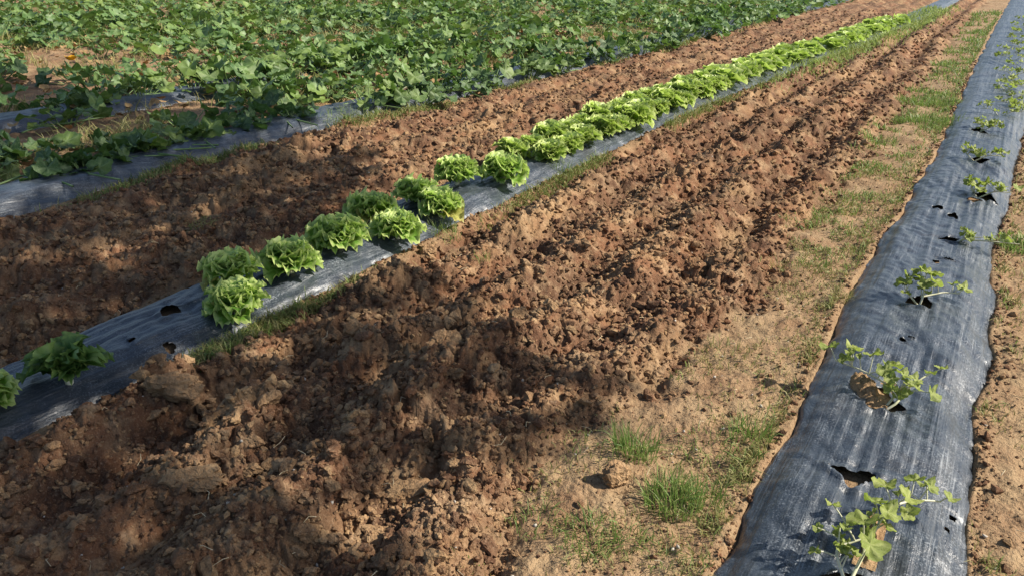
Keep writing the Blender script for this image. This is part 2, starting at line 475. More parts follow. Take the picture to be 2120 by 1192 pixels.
# ------------------------------------------------------------------ clods and crumbs
def ico(sub):
    import bmesh
    bm = bmesh.new(); bmesh.ops.create_icosphere(bm, subdivisions=sub, radius=1.0)
    V = np.array([v.co[:] for v in bm.verts]); F = np.array([[v.index for v in f.verts] for f in bm.faces]); bm.free()
    return V, F
ICO = {k: ico(k) for k in (1, 2, 3, 4)}
def lump(sub, seed, rough=.28, cuts=8, octs=4):
    V, F = ICO[sub]
    r_ = np.random.default_rng(seed)
    d = np.zeros(len(V))
    for k, (fq, am) in enumerate(((1.3, .8), (2.7, .6), (5.5, .5), (11., .38), (21., .30))[:octs]):
        o = r_.uniform(-9, 9, 3)
        d += am * (vn(V[:, 0] * fq + o[0], V[:, 1] * fq + V[:, 2] * fq * .7 + o[1], seed) + vn(V[:, 2] * fq + o[2], V[:, 0] * fq - V[:, 1] * fq * .6 + o[0], seed + 3)) * .5
    cut = np.ones(len(V))
    for _ in range(cuts):                            # broken faces
        nrm = r_.normal(size=3); nrm /= np.linalg.norm(nrm)
        s_ = V @ nrm; lim = r_.uniform(.4, .75)
        cut = np.where(s_ > lim, np.minimum(cut, lim / np.maximum(s_, 1e-3)), cut)
    P = V * cut[:, None] * (1 + rough * d)[:, None] * np.array([1.0, r_.uniform(.7, 1.), r_.uniform(.55, .8)])
    return P, F
CLOD = [mesh_np('clod', *lump(3, 300 + i, .36), M_clod, False) for i in range(10)]
LOWS = [lump(2, 400 + i, .38) for i in range(8)]
TINY = [lump(1, 500 + i, .45) for i in range(8)]

def scatter(n, zone, rmax, power):
    """points with density falling off with distance, as (x, y)"""
    out = []
    while sum(len(a) for a in out) < n:
        r = np.exp(rng.uniform(math.log(1.0), math.log(rmax), 40000) * power + (1 - power) * math.log(rmax) * 0)
        a = fw + rng.uniform(-R(42), R(42), 40000)
        x, y = r * np.cos(a), r * np.sin(a)
        T, F, Q = zones(x, y)
        flat = np.exp(-(((x + 1.92) / .40) ** 2 + ((y - .92) / .24) ** 2))
        w = {'till': np.maximum(T, F) * (1 - .8 * flat), 'path': (1 - np.maximum(T, F)) * (x > -1.6) * .9}[zone]
        for k in BEDS: w = w * (np.abs(bed_t(k, x, y)) > 1.04)
        s = rng.uniform(size=len(x)) < w
        out.append(np.stack([x[s], y[s]], 1))
    return np.concatenate(out)[:n]

pts = scatter(30000, 'till', 24, 1.0)
dist = np.hypot(pts[:, 0], pts[:, 1])
size = .0055 * (1 - rng.uniform(size=len(pts)) * .997) ** (-.42) * (.55 + .30 * dist)
size = np.minimum(size, .030 + .006 * rng.normal(size=len(pts)))
gz = ground_z(pts[:, 0], pts[:, 1])
app = size / (dist + .5)
order = np.argsort(-app)
big_i = order[:280]
for q, i in enumerate(big_i):
    x, y = pts[i]; s = size[i] * random.uniform(.9, 1.25)
    T, F, Q = zones(np.array([x]), np.array([y]))
    o = link('clod', CLOD[q % 10], ground['tilled_soil' if T[0] >= F[0] else 'furrow_soil'], (x, y, gz[i] + s * .22),
             (random.uniform(-.5, .5), random.uniform(-.5, .5), random.uniform(0, 6.28)), s)

def crumbs(idx, shapes, name, parent):
    mb = MB()
    for i in idx:
        P, F = shapes[i % len(shapes)]
        rm = rotz(rng.uniform(0, 6.28)) @ rotx(rng.uniform(-1, 1))
        mb.add(P @ rm.T * size[i] + np.array([pts[i, 0], pts[i, 1], gz[i] + size[i] * .25]), F, np.full(len(P), rng.uniform(0, 1)))
    o = link(name, mb.mesh(name, M_soil, False, 'tint'), parent)
    tag(o, kind='stuff')
rest_i = order[280:]
Tz, Fz, _ = zones(pts[:, 0], pts[:, 1])
for nm, sel in (('tilled_soil', Tz >= Fz), ('furrow_soil', Tz < Fz)):
    ri = rest_i[sel[rest_i]]
    cut = [i for i in ri if app[i] > .0062]
    fine_ = [i for i in ri if app[i] <= .0062]
    crumbs(cut, LOWS, 'crumbs', ground[nm])
    crumbs(fine_, TINY, 'fine_crumbs', ground[nm])
# grit on the trodden strips
pts = scatter(3500, 'path', 16, 1.0)
dist = np.hypot(pts[:, 0], pts[:, 1]); size = .0028 * (1 - rng.uniform(size=len(pts)) * .995) ** (-.35) * (.6 + .3 * dist)
size = np.minimum(size, .022); gz = ground_z(pts[:, 0], pts[:, 1])
crumbs(range(len(pts)), TINY, 'grit', ground['ground'])

# soil shovelled against the film edges
yy_ = np.exp(rng.uniform(math.log(1.2), math.log(14), 3600)); kk_ = rng.integers(0, 2, 3600); sg_ = rng.choice([-1, 1], 3600)
tt_ = sg_ * (1.0 + np.abs(rng.normal(0, .10, 3600)) - .03)
xx_ = np.zeros(3600)
for kq, nm in enumerate(('right', 'lettuce')):
    l_, r_e, _h = BEDS[nm]
    xx_ = np.where(kk_ == kq, (l_(yy_) + r_e(yy_)) / 2 + tt_ * (r_e(yy_) - l_(yy_)) / 2, xx_)
pts = np.stack([xx_, yy_], 1); dist = np.hypot(xx_, yy_)
size = np.minimum(.0035 * (1 - rng.uniform(size=3600) * .995) ** (-.38) * (.6 + .25 * dist), .022); gz = ground_z(xx_, yy_)
crumbs(range(3600), TINY, 'edge_crumbs', ground['ground'])

def big_clod(x, y, s, seed, label, mat=M_clod, sq=(1, 1, 1), rz=0., sink=.25):
    P, F = lump(4, seed, .34, 3, 5)
    P = P * np.array(sq) * s * 1.15
    o = link('soil_clod', mesh_np('soil_clod', P, F, mat, False, {'tint': np.full(len(P), .85)}), None,
             (x, y, float(ground_z(x, y)) + s * sink), (0, 0, rz))
    return tag(o, label, 'clod', 'large clods lying on the soil')
M_orange = soil_material('orange_soil'); 
big_clod(-2.37, 1.53, .085, 901, 'large pale orange clod against the lettuce film', M_soil, (1.25, .9, .9), .4)
big_clod(-1.84, 1.22, .062, 902, 'pale tan clod beside a patch of fine smooth soil', M_soil, (1.3, .9, .8), .6)
big_clod(-.775, 1.89, .042, 903, 'dark red clod standing alone on the pale path by grass tufts', M_clod, (1, .9, 1.4), .2, .5)
big_clod(-2.52, 3.28, .05, 904, 'pale clod touching the lettuce film beside a grass tuft', M_soil, (1, 1, 1.1), .2)
big_clod(-1.64, 2.21, .062, 905, 'rounded tan clod in the middle of the shaded tilled strip', M_soil, (1, 1, .9), 1.2)
big_clod(-1.58, 2.65, .045, 906, 'egg shaped pale clod at the edge of the shade', M_soil, (.8, 1, 1.1), .3, .4)
big_clod(-1.29, 1.53, .062, 907, 'lumpy orange clod in the shaded tilled soil', M_soil, (1.1, 1, .8), .9)
big_clod(-1.25, 1.37, .055, 908, 'crumbly orange clod next to the lumpy orange one', M_soil, (1.2, .9, .7), .1)
big_clod(-1.77, 1.37, .028, 909, 'small round grey clod behind the pale tan clod', M_soil, (1, 1, .9), .1)

# ------------------------------------------------------------------ leaves
def lettuce_leaf(seed, nr=6, na=40, ln=.15, wd=.082, frill=.013, cup=.7, curl=.04):
    """broad blade with a ruffled rim: rings of a disc whose base end is drawn in to a rib"""
    r_ = np.random.default_rng(seed)
    q, an = np.meshgrid(np.linspace(0, 1, nr + 1)[1:], np.linspace(-np.pi, np.pi, na, endpoint=False), indexing='ij')
    q = q.ravel() ** .8; an = an.ravel()
    ph = r_.uniform(0, 6.28, 6)
    rim = 1 + .05 * np.sin(an * 5 + ph[0]) + .05 * np.sin(an * 9 + ph[1]) * q + .035 * np.sin(an * 15 + ph[2]) * q
    cx = .56 * ln
    x = cx + .47 * ln * q * rim * np.cos(an)
    y = wd * q * rim * np.sin(an) * (.35 + .65 * np.clip(x / (.62 * ln), 0, 1))
    front = .25 + .75 * np.clip(x / ln * 1.3, 0, 1)
    fr = .5 * np.sin(an * 5 + ph[3]) + np.sin(an * 9 + ph[4]) + 1.1 * np.sin(an * 14 + ph[5])
    z = frill * q ** 3.5 * fr * front + .004 * np.sin(y * 120 + ph[1]) * front + .003 * np.sin(x * 110 + y * 60 + ph[0])
    z = z + cup * y * y / wd
    rib = np.exp(-(y / .008) ** 2) * np.clip(1 - x / ln, 0, 1)
    z = z - .004 * rib
    t = np.clip(x / ln, 0, 1.1)
    z = z + ln * (.30 * np.sin(np.pi * t) * .5 - curl * t ** 3)
    V = np.concatenate([[[cx, 0, ln * .12 - .002]], np.stack([x, y, z], 1)])
    e = np.concatenate([[.1], np.clip(q * front + .1 * fr * q, 0, 1)])
    F = [(0, 1 + k, 1 + (k + 1) % na) for k in range(na)]
    for k in range(nr - 1):
        for m in range(na):
            a, b = 1 + k * na + m, 1 + k * na + (m + 1) % na
            F += [(a, a + na, b + na), (a, b + na, b)]
    return V, np.array(F), e

def palm_leaf(seed, R_=1.0, nth=22, rings=(.3, .62, 1.), lobes=5, depth=.17, funnel=.18, notch=.55, wav=.06):
    r_ = np.random.default_rng(seed)
    th = np.linspace(-np.pi, np.pi, nth, endpoint=False)
    out = R_ * (.88 + depth * np.cos(lobes * th) + .06 * np.sin(th * 3 + r_.uniform(0, 6)) + .04 * np.sin(th * 13 + r_.uniform(0, 6)))
    out = out * (1 - notch * np.exp(-((np.abs(th) - np.pi) / .33) ** 2))
    V = [[0, 0, 0]]; A = [1.0]
    ph = r_.uniform(0, 6.28, 2)
    for q in rings:
        for t, o in zip(th, out):
            rr_ = o * q
            z = funnel * q * q * R_ + wav * R_ * q * (np.cos(lobes * t) * .8 + np.sin(3 * t + ph[0])) - .10 * R_ * q ** 3 * (1 + np.sin(2 * t + ph[1]))
            z += wav * R_ * .55 * q * np.sin(11 * t + 9 * q + ph[1]) + wav * R_ * .4 * np.sin(17 * q + 4 * t + ph[0]) * q
            V.append([rr_ * np.cos(t), rr_ * np.sin(t), z])
            A.append(.5 + .5 * np.cos(lobes * t) if q < .99 else .3)
    F = [(0, 1 + j, 1 + (j + 1) % nth) for j in range(nth)]
    for k in range(len(rings) - 1):
        for j in range(nth):
            a, b = 1 + k * nth + j, 1 + k * nth + (j + 1) % nth
            F += [(a, a + nth, b + nth), (a, b + nth, b)]
    return np.array(V), np.array(F), np.array(A)

# ------------------------------------------------------------------ lettuces
ORD = ['first', 'second', 'third', 'fourth', 'fifth', 'sixth', 'seventh', 'eighth', 'ninth', 'tenth', 'eleventh', 'twelfth', 'thirteenth', 'fourteenth', 'fifteenth', 'sixteenth', 'seventeenth', 'eighteenth', 'nineteenth', 'twentieth', 'twenty-first', 'twenty-second', 'twenty-third', 'twenty-fourth', 'twenty-fifth']
LEAF_O = [mesh_np('leaf', *(lambda q: (q[0], q[1]))(lettuce_leaf(20 + i)), M_let, True, {'edge': lettuce_leaf(20 + i)[2]}) for i in range(6)]
LEAF_D = [mesh_np('leaf', *(lambda q: (q[0], q[1]))(lettuce_leaf(40 + i, ln=.155, wd=.062, frill=.015, curl=.18)), M_letd, True, {'edge': lettuce_leaf(40 + i, ln=.155, wd=.062)[2]}) for i in range(4)]
LEAF_Y = LEAF_O[0].copy(); LEAF_Y.materials.clear(); LEAF_Y.materials.append(M_yel)
RINGS = [(9, 14, .80, .024), (10, 30, .84, .024), (9, 46, .80, .022), (8, 60, .68, .018), (6, 74, .52, .010)]
def lettuce_layout(seed, rings=RINGS):
    r_ = random.Random(seed); out = []
    op = r_.uniform(-9, 9); sk = (r_.uniform(-12, 12), r_.uniform(0, 6.28))
    for k, (n, el, s, rad) in enumerate(rings):
        el += op
        a0 = r_.uniform(0, 6.28)
        for j in range(n):
            a = a0 + j * 6.283 / n + r_.uniform(-.2, .2)
            out.append((a, R(el + sk[0] * math.cos(a - sk[1]) + r_.uniform(-12, 12)), s * r_.uniform(.78, 1.18), rad, .012 * k, r_.uniform(-.25, .25)))
    return out
def lettuce(x, y, sc_, seed, label, limp=False, group='lettuces standing apart along the film'):
    base = bpy.data.objects.new('lettuce', None); COL.objects.link(base)
    base.location = (x, y, float(film_z('lettuce', x, y)) + .004); base.rotation_euler = (0, 0, random.uniform(0, 6.28)); base.scale = (sc_,) * 3
    base.empty_display_size = .05
    tag(base, label, 'lettuce', group)
    lay = lettuce_layout(seed) if not limp else [(a, R(random.uniform(18, 75)), random.uniform(.75, 1.1), .01, .01, random.uniform(-.5, .5)) for a in np.arange(0, 6.2, .27)]
    for q, (a, el, s, rad, z, tw) in enumerate(lay):
        m = rotz(a) @ roty(-el) @ rotx(tw)
        yl = (not limp) and q < 8 and random.random() < .12
        o = link('leaf', LEAF_Y if yl else (LEAF_D if limp else LEAF_O)[(q * 5 + seed) % (4 if limp else 6)], base, (rad * math.cos(a), rad * math.sin(a), z), Matrix(m.tolist()).to_euler(), s)
    st = tube([(0, 0, -.02), (0, 0, .02), (0, 0, .05)], [.014, .016, .008], 7)
    link('stalk', mesh_np('stalk', *st, M_stem, True), base)
    return base
near = [(-2.74, 1.08, .8, 'light green lettuce next to the loose dark green lettuce', 0), (-2.68, 1.35, .92, 'dark green lettuce with loose ruffled leaves standing alone on bare film', 1),
        (-2.88, 2.27, 1.0, 'shaded frilly lettuce, the rear head of the pair after the bare film', 0), (-2.66, 2.10, .95, 'shaded frilly lettuce, the front head of the pair after the bare film', 0),
        (-2.77, 2.53, 1.05, 'compact round frilly lettuce by the bright fold in the film', 0), (-2.80, 2.90, 1.1, 'bright yellow green lettuce, the first one in full sun', 0),
        (-2.98, 3.38, 1.0, 'frilly lettuce on the soil side behind the one in front of it', 0), (-2.69, 3.24, .95, 'frilly lettuce with pale rim leaves beside the pale clod', 0),
        (-2.95, 3.76, 1.0, 'frilly lettuce wedged between its neighbours on the furrow side', 0), (-2.72, 3.68, 1.0, 'frilly lettuce right behind the grass tuft on the film', 0),
        (-3.00, 4.26, 1.1, 'dark sided lettuce beside a broad sunlit head', 0), (-2.79, 4.50, 1.15, 'broad sunlit lettuce before a stretch of bare film', 0)]
for q, (x, y, s, lab, limp) in enumerate(near):
    lettuce(x, y, s * 1.04, 60 + q, lab, bool(limp))

def lettuce_mesh(seed, nr, na):
    mb = MB(); tint = []
    for (a, el, s, rad, z, tw) in lettuce_layout(seed, RINGS if nr > 3 else [(7, 22, 1.05, .02), (7, 45, 1., .015), (6, 66, .85, .01), (3, 82, .6, .003)]):
        P, F, e = lettuce_leaf(random.randrange(9999), nr, na)
        P = P @ (rotz(a) @ roty(-el) @ rotx(tw)).T * s + np.array([rad * math.cos(a), rad * math.sin(a), z])
        mb.add(P, F, e); tint.append(np.full(len(P), random.random()))
    me = mb.mesh('lettuce', M_letf)
    at = me.attributes.new('tint', 'FLOAT', 'POINT'); at.data.foreach_set('value', np.concatenate(tint).astype(np.float32))
    return me
LM = [lettuce_mesh(700 + i, 4, 26) for i in range(5)]
LF = [lettuce_mesh(720 + i, 3, 13) for i in range(4)]
y = 5.05; k = 0
while y < 20:
    c = (BEDS['lettuce'][0](y) + BEDS['lettuce'][1](y)) / 2
    for sgn in (-1, 1):
        if random.random() < (.03 if y < 11 else .2): continue
        xx, yy = c + sgn * .135 + random.uniform(-.03, .03) , y + (.14 if sgn > 0 else 0) + random.uniform(-.05, .05)
        me = (LM if y < 9 else LF)[k % 4]; k += 1
        o = link('lettuce', me, None, (xx, yy, float(film_z('lettuce', xx, yy))), (random.uniform(-.12, .12), random.uniform(-.12, .12), random.uniform(0, 6.28)), random.uniform(.8, 1.2) * (1.08 if y < 10 else 1.0))
        nth = int(round((y - 5.05) / .30))
        side = 'furrow side' if sgn < 0 else 'tilled side'
        lab = 'sunlit lettuce, %s past the bare film gap on the %s of the double row' % (ORD[nth], side) if nth < 25 else 'small distant lettuce at the far end of the crowded double row'
        tag(o, lab, 'lettuce', 'lettuces in the crowded double row')
    y += .30

# ------------------------------------------------------------------ squash field
SQ = [palm_leaf(800 + i, 1.0, depth=.03 + .022 * i, wav=.09 + .012 * i, funnel=.12 + .05 * (i % 3)) for i in range(6)]
SQm = [mesh_np('leaf', a[0], a[1], M_sq, True, {'edge': a[2]}) for a in SQ]
SQl = [palm_leaf(820 + i, 1.0, 12, (.55, 1.), depth=.03 + .022 * i, wav=.11) for i in range(5)]
SQx = [palm_leaf(840 + i, 1.0, 8, (1.,), wav=.10) for i in range(5)]
def squash_layout(seed, n, spread, hgt):
    r_ = random.Random(seed); L = []
    for j in range(n):
        a = r_.uniform(0, 6.28); d = spread * math.sqrt(r_.random())
        z = hgt * r_.uniform(.2, 1.08) * (1 - .35 * d / spread)
        L.append((d * math.cos(a), d * math.sin(a), z, r_.uniform(.05, .10) * (1.35 if r_.random() < .35 else 1), a + r_.uniform(-1.2, 1.2), r_.uniform(-.35, .95), r_.uniform(-.6, .6)))
    return L
def squash_parts(x, y, seed, label, n=16, spread=.42, hgt=.26, blossom=False, group='squash plants along the field edge'):
    base = bpy.data.objects.new('squash_plant', None); COL.objects.link(base); base.empty_display_size = .05
    base.location = (x, y, float(ground_z(x, y)) + .0)
    tag(base, label, 'squash plant', group)
    mb = MB()
    for q, (dx, dy, z, s, a, tilt, roll) in enumerate(squash_layout(seed, n, spread, hgt)):
        m = rotz(a) @ roty(tilt) @ rotx(roll)
        link('leaf', SQm[(q + seed) % 6], base, (dx, dy, z), Matrix(m.tolist()).to_euler(), s)
        mb.add(*tube(bez((dx * .35, dy * .35, -.01), (dx * .6, dy * .6, z * .8), (dx, dy, z), 5), [.006, .005, .005, .004, .004], 5))
    for q in range(2):
        a = random.uniform(0, 6.28)
        mb.add(*tube([(0, 0, .02), (.2 * math.cos(a), .2 * math.sin(a), .035), (.45 * math.cos(a + .3), .45 * math.sin(a + .3), .02)], .007, 5))
    link('stems', mb.mesh('stems', M_sqstem), base)
    if blossom:
        fb = MB()
        for j in range(5):
            a = j * 1.2566
            P, F, A = palm_leaf(j, .05, 8, (1.,), lobes=1, notch=.2)
            fb.add(P @ (rotz(a) @ roty(-.6)).T + np.array([.035 * math.cos(a), .035 * math.sin(a), .03]), F, A)
        link('blossom', fb.mesh('blossom', M_flower), base, (.05, -.08, hgt + .04))
    return base
def squash_mesh(seed, shapes, n, spread, hgt):
    mb = MB(); tint = []
    for q, (dx, dy, z, s, a, tilt, roll) in enumerate(squash_layout(seed, n, spread, hgt)):
        P, F, A = shapes[q % len(shapes)]
        mb.add(P @ (rotz(a) @ roty(tilt) @ rotx(roll)).T * s + np.array([dx, dy, z]), F, A); tint.append(np.full(len(P), random.random()))
        V, F2 = tube([(dx * .5, dy * .5, -.02), (dx, dy, z)], .006, 3)
        mb.add(V, F2); tint.append(np.full(len(V), .6))
    me = mb.mesh('squash_plant', M_sq)
    at = me.attributes.new('tint', 'FLOAT', 'POINT'); at.data.foreach_set('value', np.concatenate(tint).astype(np.float32))
    return me

# near edge of the field: every leaf its own part
edge_spots = [(-5.46, 6.25, 26, .40, .28), (-5.26, 6.75, 28, .36, .28), (-5.36, 7.25, 28, .36, .30), (-5.20, 7.7, 28, .32, .28), (-5.34, 8.35, 26, .38, .32), (-5.20, 9.0, 28, .36, .30),
              (-5.12, 9.6, 28, .36, .32), (-5.24, 10.3, 28, .38, .32), (-5.08, 10.9, 28, .36, .34), (-5.12, 11.6, 28, .38, .34), (-5.04, 12.3, 28, .38, .34), (-5.04, 13.0, 28, .38, .34), (-5.04, 13.8, 28, .38, .34)]
for q, (x, yv, n, sp, hg) in enumerate(edge_spots):
    squash_parts(x, yv, 900 + q, 'sunlit squash plant, %s along the furrow edge past the wide grass clump' % ORD[q], n, sp, hg + .01)
shade_spots = [(-6.1, 5.75, 15, .36, .24), (-6.35, 4.75, 13, .36, .2), (-6.05, 5.1, 12, .26, .22), (-6.15, 3.75, 12, .34, .18), (-6.5, 2.95, 20, .42, .2), (-5.95, 4.35, 10, .22, .22),
               (-6.3, 3.3, 14, .36, .2), (-6.75, 3.3, 12, .36, .18), (-6.9, 6.1, 18, .42, .24), (-6.25, 6.6, 20, .42, .28), (-6.05, 2.75, 12, .3, .16), (-5.50, 3.0, 12, .2, .14), (-5.58, 3.45, 12, .2, .14), (-5.62, 3.95, 12, .2, .14), (-5.60, 4.75, 12, .2, .16), (-5.55, 5.3, 12, .2, .18), (-7.8, 5.35, 16, .36, .2), (-5.40, 3.15, 16, .17, .13), (-5.50, 3.75, 16, .16, .13), (-5.53, 4.35, 16, .16, .14), (-7.75, 5.95, 18, .36, .24), (-7.3, 4.2, 12, .34, .2), (-7.75, 4.6, 12, .34, .2)]
shade_spots.sort(key=lambda t: t[1])
for q, (x, yv, n, sp, hg) in enumerate(shade_spots):
    squash_parts(x, yv, 930 + q, 'low shaded squash plant, %s along the bare film towards the wide grass clump' % ORD[q], n, sp, hg, group='shaded squash plants')
squash_parts(-9.7, 5.85, 951, 'squash plant with one open orange blossom', 14, .45, .24, True, group='squash plants in the field')

SM = [squash_mesh(1000 + i, SQ[:5], 26, .48, .28) for i in range(6)]
SF = [squash_mesh(1050 + i, SQl, 28, .54, .32) for i in range(5)]
BARE = [(-7.55, 5.35, .62), (-7.2, 5.0, .5), (-8.3, 6.2, .35), (-13.0, 7.4, .7), (-12.2, 7.9, .5), (-9.9, 17.0, .7), (-10.5, 9.7, .55), (-8.6, 4.7, .5), (-7.2, 3.6, .6), (-9.3, 5.4, .45), (-10.6, 6.6, .5), (-6.75, 5.0, .35), (-10.9, 11.5, .4), (-14.5, 10.2, .5), (-11.5, 6.7, .5)]
cand = [(-7.75 + random.uniform(-.12, .12), yq, 0) for yq in np.arange(6.4, 10.5, .45)]
for row, xb in enumerate(np.arange(-5.22, -40, -1.1)):
    yv = max(1.0, -xb * .28)
    while yv < 40:
        cand.append((xb + random.uniform(-.3, .3), yv + random.uniform(-.2, .2), row)); yv += random.uniform(.48, .68)
keep = []
for (x, yv, row) in cand:
    f = -math.sin(R(YAW)) * x + math.cos(R(YAW)) * yv; r_ = math.cos(R(YAW)) * x + math.sin(R(YAW)) * yv
    if f < 2 or abs(r_ / f) > .80: continue
    if x > -6.0 and yv < 14.2: continue
    x = min(x, -5.1)
    if x > -6.9 and yv < 5.5: continue
    if any((x - bx) ** 2 + ((yv - by)) ** 2 < br * br * 1.6 for bx, by, br in BARE): continue
    dens = .86 + .4 * float(vn(x * .45, yv * .45, 333)) + (.25 if row % 2 == 0 else 0)
    if x > -9.5 and yv < 6.5: dens -= .25
    if random.random() > dens: continue
    keep.append((math.hypot(x, yv), x, yv))
keep.sort()
SP_LABEL = 'leafy dark green squash plant in the solid mass of the squash field'
mass = MB(); mt = []
for q, (d, x, yv) in enumerate(keep):
    s = random.uniform(.75, 1.22); rz = random.uniform(0, 6.28)
    if q < 270:
        o = link('squash_plant', (SM if d < 13 else SF)[q % 5], None, (x, yv, float(ground_z(x, yv))), (0, 0, rz), s)
        tag(o, SP_LABEL, 'squash plant', 'squash plants in the field')
    else:
        for (dx, dy, z, ls, a, tilt, roll) in squash_layout(q, 15, .6, .34):
            P, F, A = SQx[q % 5]
            mass.add(P @ (rotz(a) @ roty(tilt) @ rotx(roll)).T * ls * 1.25 + np.array([x + dx, yv + dy, z + .02]), F, A); mt.append(np.full(len(P), random.random()))
me = mass.mesh('squash_foliage', M_sq)
at = me.attributes.new('tint', 'FLOAT', 'POINT'); at.data.foreach_set('value', np.concatenate(mt).astype(np.float32))
tag(link('squash_foliage', me), 'far end of the squash field merging into one green mass', 'foliage', kind='stuff')

# dry brown leaves scattered under the squash
mb = MB()
for q in range(1100):
    x, yv = random.uniform(-15, -5.7), random.uniform(2.5, 14)
    P, F, A = SQx[q % 5]
    mb.add(P @ (rotz(random.uniform(0, 6.28)) @ roty(random.uniform(-.7, .7)) @ rotx(random.uniform(-.7, .7))).T * random.uniform(.03, .065) + np.array([x, yv, float(ground_z(x, yv)) + random.uniform(.02, .12)]), F, A)
tag(link('dry_leaves', mb.mesh('dry_leaves', M_dry)), 'withered brown leaves among the squash plants', 'leaves', kind='stuff')
# pale bent stem
st = tube(bez((-5.62, 6.62, .10), (-5.40, 6.70, .12), (-5.30, 6.95, .30), 9), [.008] * 9, 6)
tag(link('trailing_stem', mesh_np('trailing_stem', *st, M_stem)), 'thick pale bent squash stem bare of leaves above the film', 'stem')

# ------------------------------------------------------------------ melon seedlings on the right film
ML = [palm_leaf(860 + i, 1.0, 30, (.28, .52, .76, 1.), lobes=5, depth=.10, funnel=.25, notch=.5, wav=.17) for i in range(5)]
MLm = [mesh_np('leaf', a[0], a[1], M_mel, True, {'edge': a[2]}) for a in ML]
def melon(x, y, label, vines, leaves, seed, group='melon seedlings on the film'):
    """vines: lists of offsets from the crown; leaves: (vine, fraction along it, petiole offset, size, heading, tilt)"""
    r_ = random.Random(seed)
    base = bpy.data.objects.new('melon_seedling', None); COL.objects.link(base); base.empty_display_size = .03
    z0 = float(film_z('right', x, y)) - .02
    base.location = (x, y, z0)
    tag(base, label, 'seedling', group)
    paths = []
    for v in vines:
        P = np.array(v, float)
        t = np.linspace(0, 1, len(P)); tt = np.linspace(0, 1, 14)
        S_ = np.stack([np.interp(tt, t, P[:, k]) for k in range(3)], 1)
        for _ in range(2): S_[1:-1] = (S_[:-2] + 2 * S_[1:-1] + S_[2:]) / 4
        paths.append(S_)
        link('stem', mesh_np('stem', *tube(S_, np.linspace(.0048, .0025, 14), 6), M_stem), base)
    for _ in range(max(8, len(leaves))):
        a_ = r_.uniform(0, 6.28); d_ = r_.uniform(.01, .045)
        leaves = leaves + [(r_.randrange(len(vines)), r_.uniform(.25, 1.), (d_ * math.cos(a_), d_ * math.sin(a_), r_.uniform(.01, .06)), r_.uniform(.016, .034), a_, r_.uniform(-.2, 1.1))]
    for q, (vi, fr, off, s, a, tilt) in enumerate(leaves):
        p0 = paths[vi][min(13, int(fr * 13))]
        p1 = p0 + np.array(off)
        mid = (p0 + p1) / 2 + np.array([0, 0, .01])
        lf = link('leaf', MLm[(q + seed) % 5], base, p1, Matrix((rotz(a) @ roty(tilt) @ rotx(r_.uniform(-.5, .5))).tolist()).to_euler(), s * .88)
        pt = link('petiole', mesh_np('petiole', *tube(bez(p0, mid, p1, 5), .002, 5), M_stem), base)
    return base
def auto_leaves(seed, n, nv, s0=.03, s1=.05, reach=.07, h=(.03, .09)):
    r_ = random.Random(seed); L = []
    for j in range(n):
        a = r_.uniform(0, 6.28); d = r_.uniform(.3, 1) * reach
        L.append((j % nv, r_.uniform(.15, 1.), (d * math.cos(a), d * math.sin(a), r_.uniform(*h)), r_.uniform(s0, s1), a, r_.uniform(-.1, .9)))
    return L
melon(-.09, 1.76, 'melon seedling with a long vine and a big pale leaf beside the torn hole',
      [[(0, -.02, 0), (-.05, .03, .07), (.01, .08, .09)], [(0, 0, .0), (.02, .10, .06), (.03, .20, .07), (.06, .28, .09), (.12, .34, .08), (.16, .37, .07)]],
      [(1, .08, (.02, .0, .085), .052, -.6, .75), (1, .18, (-.015, .01, .09), .048, 1.9, .2), (1, .38, (.02, .03, .05), .044, .2, .4), (1, .42, (-.02, .0, .06), .036, 2.5, .3), (1, .55, (.03, .01, .04), .040, .3, .5), (1, .6, (-.03, .02, .05), .038, 2.0, .1), (1, .7, (.0, .03, .05), .034, 1.3, .2),
       (1, .8, (.02, .02, .04), .030, .6, .4), (1, .9, (-.01, .03, .03), .028, 1.6, .2), (1, 1., (.02, .0, .02), .026, .3, .3), (0, .9, (-.07, .05, .05), .026, 2.4, .3), (0, .7, (-.07, .0, .02), .018, 3., .1), (0, .4, (-.05, -.03, .02), .022, 3.6, .5), (1, .5, (.05, .0, .03), .030, -.4, .7)], 5)
melon(-.14, 2.70, 'sprawling melon seedling with a curved white stem over spilled soil',
      [[(.0, -.02, 0), (.05, .02, .04), (.0, .08, .05), (-.10, .13, .06), (-.20, .16, .06)], [(0, 0, 0), (.03, .06, .05), (.06, .10, .05)]],
      [(0, 1., (-.03, .02, .04), .045, 2.6, .3), (0, .92, (-.01, .05, .05), .040, 1.7, .2), (0, .85, (-.02, -.03, .04), .036, 3.6, .5), (0, .75, (.0, .04, .06), .044, 1.3, .2), (0, .68, (.02, -.02, .05), .040, -1., .5), (0, .6, (.01, .05, .05), .042, .9, .2), (0, .5, (.03, .02, .05), .038, .4, .4),
       (0, .4, (.05, .05, .04), .032, .6, .3), (1, .9, (.09, .12, .05), .028, .9, .2), (1, 1., (.05, .07, .04), .024, .8, .4), (1, .6, (.10, -.02, .03), .040, -.8, .8), (0, .3, (-.03, -.01, .04), .032, 3.9, .6)], 6)
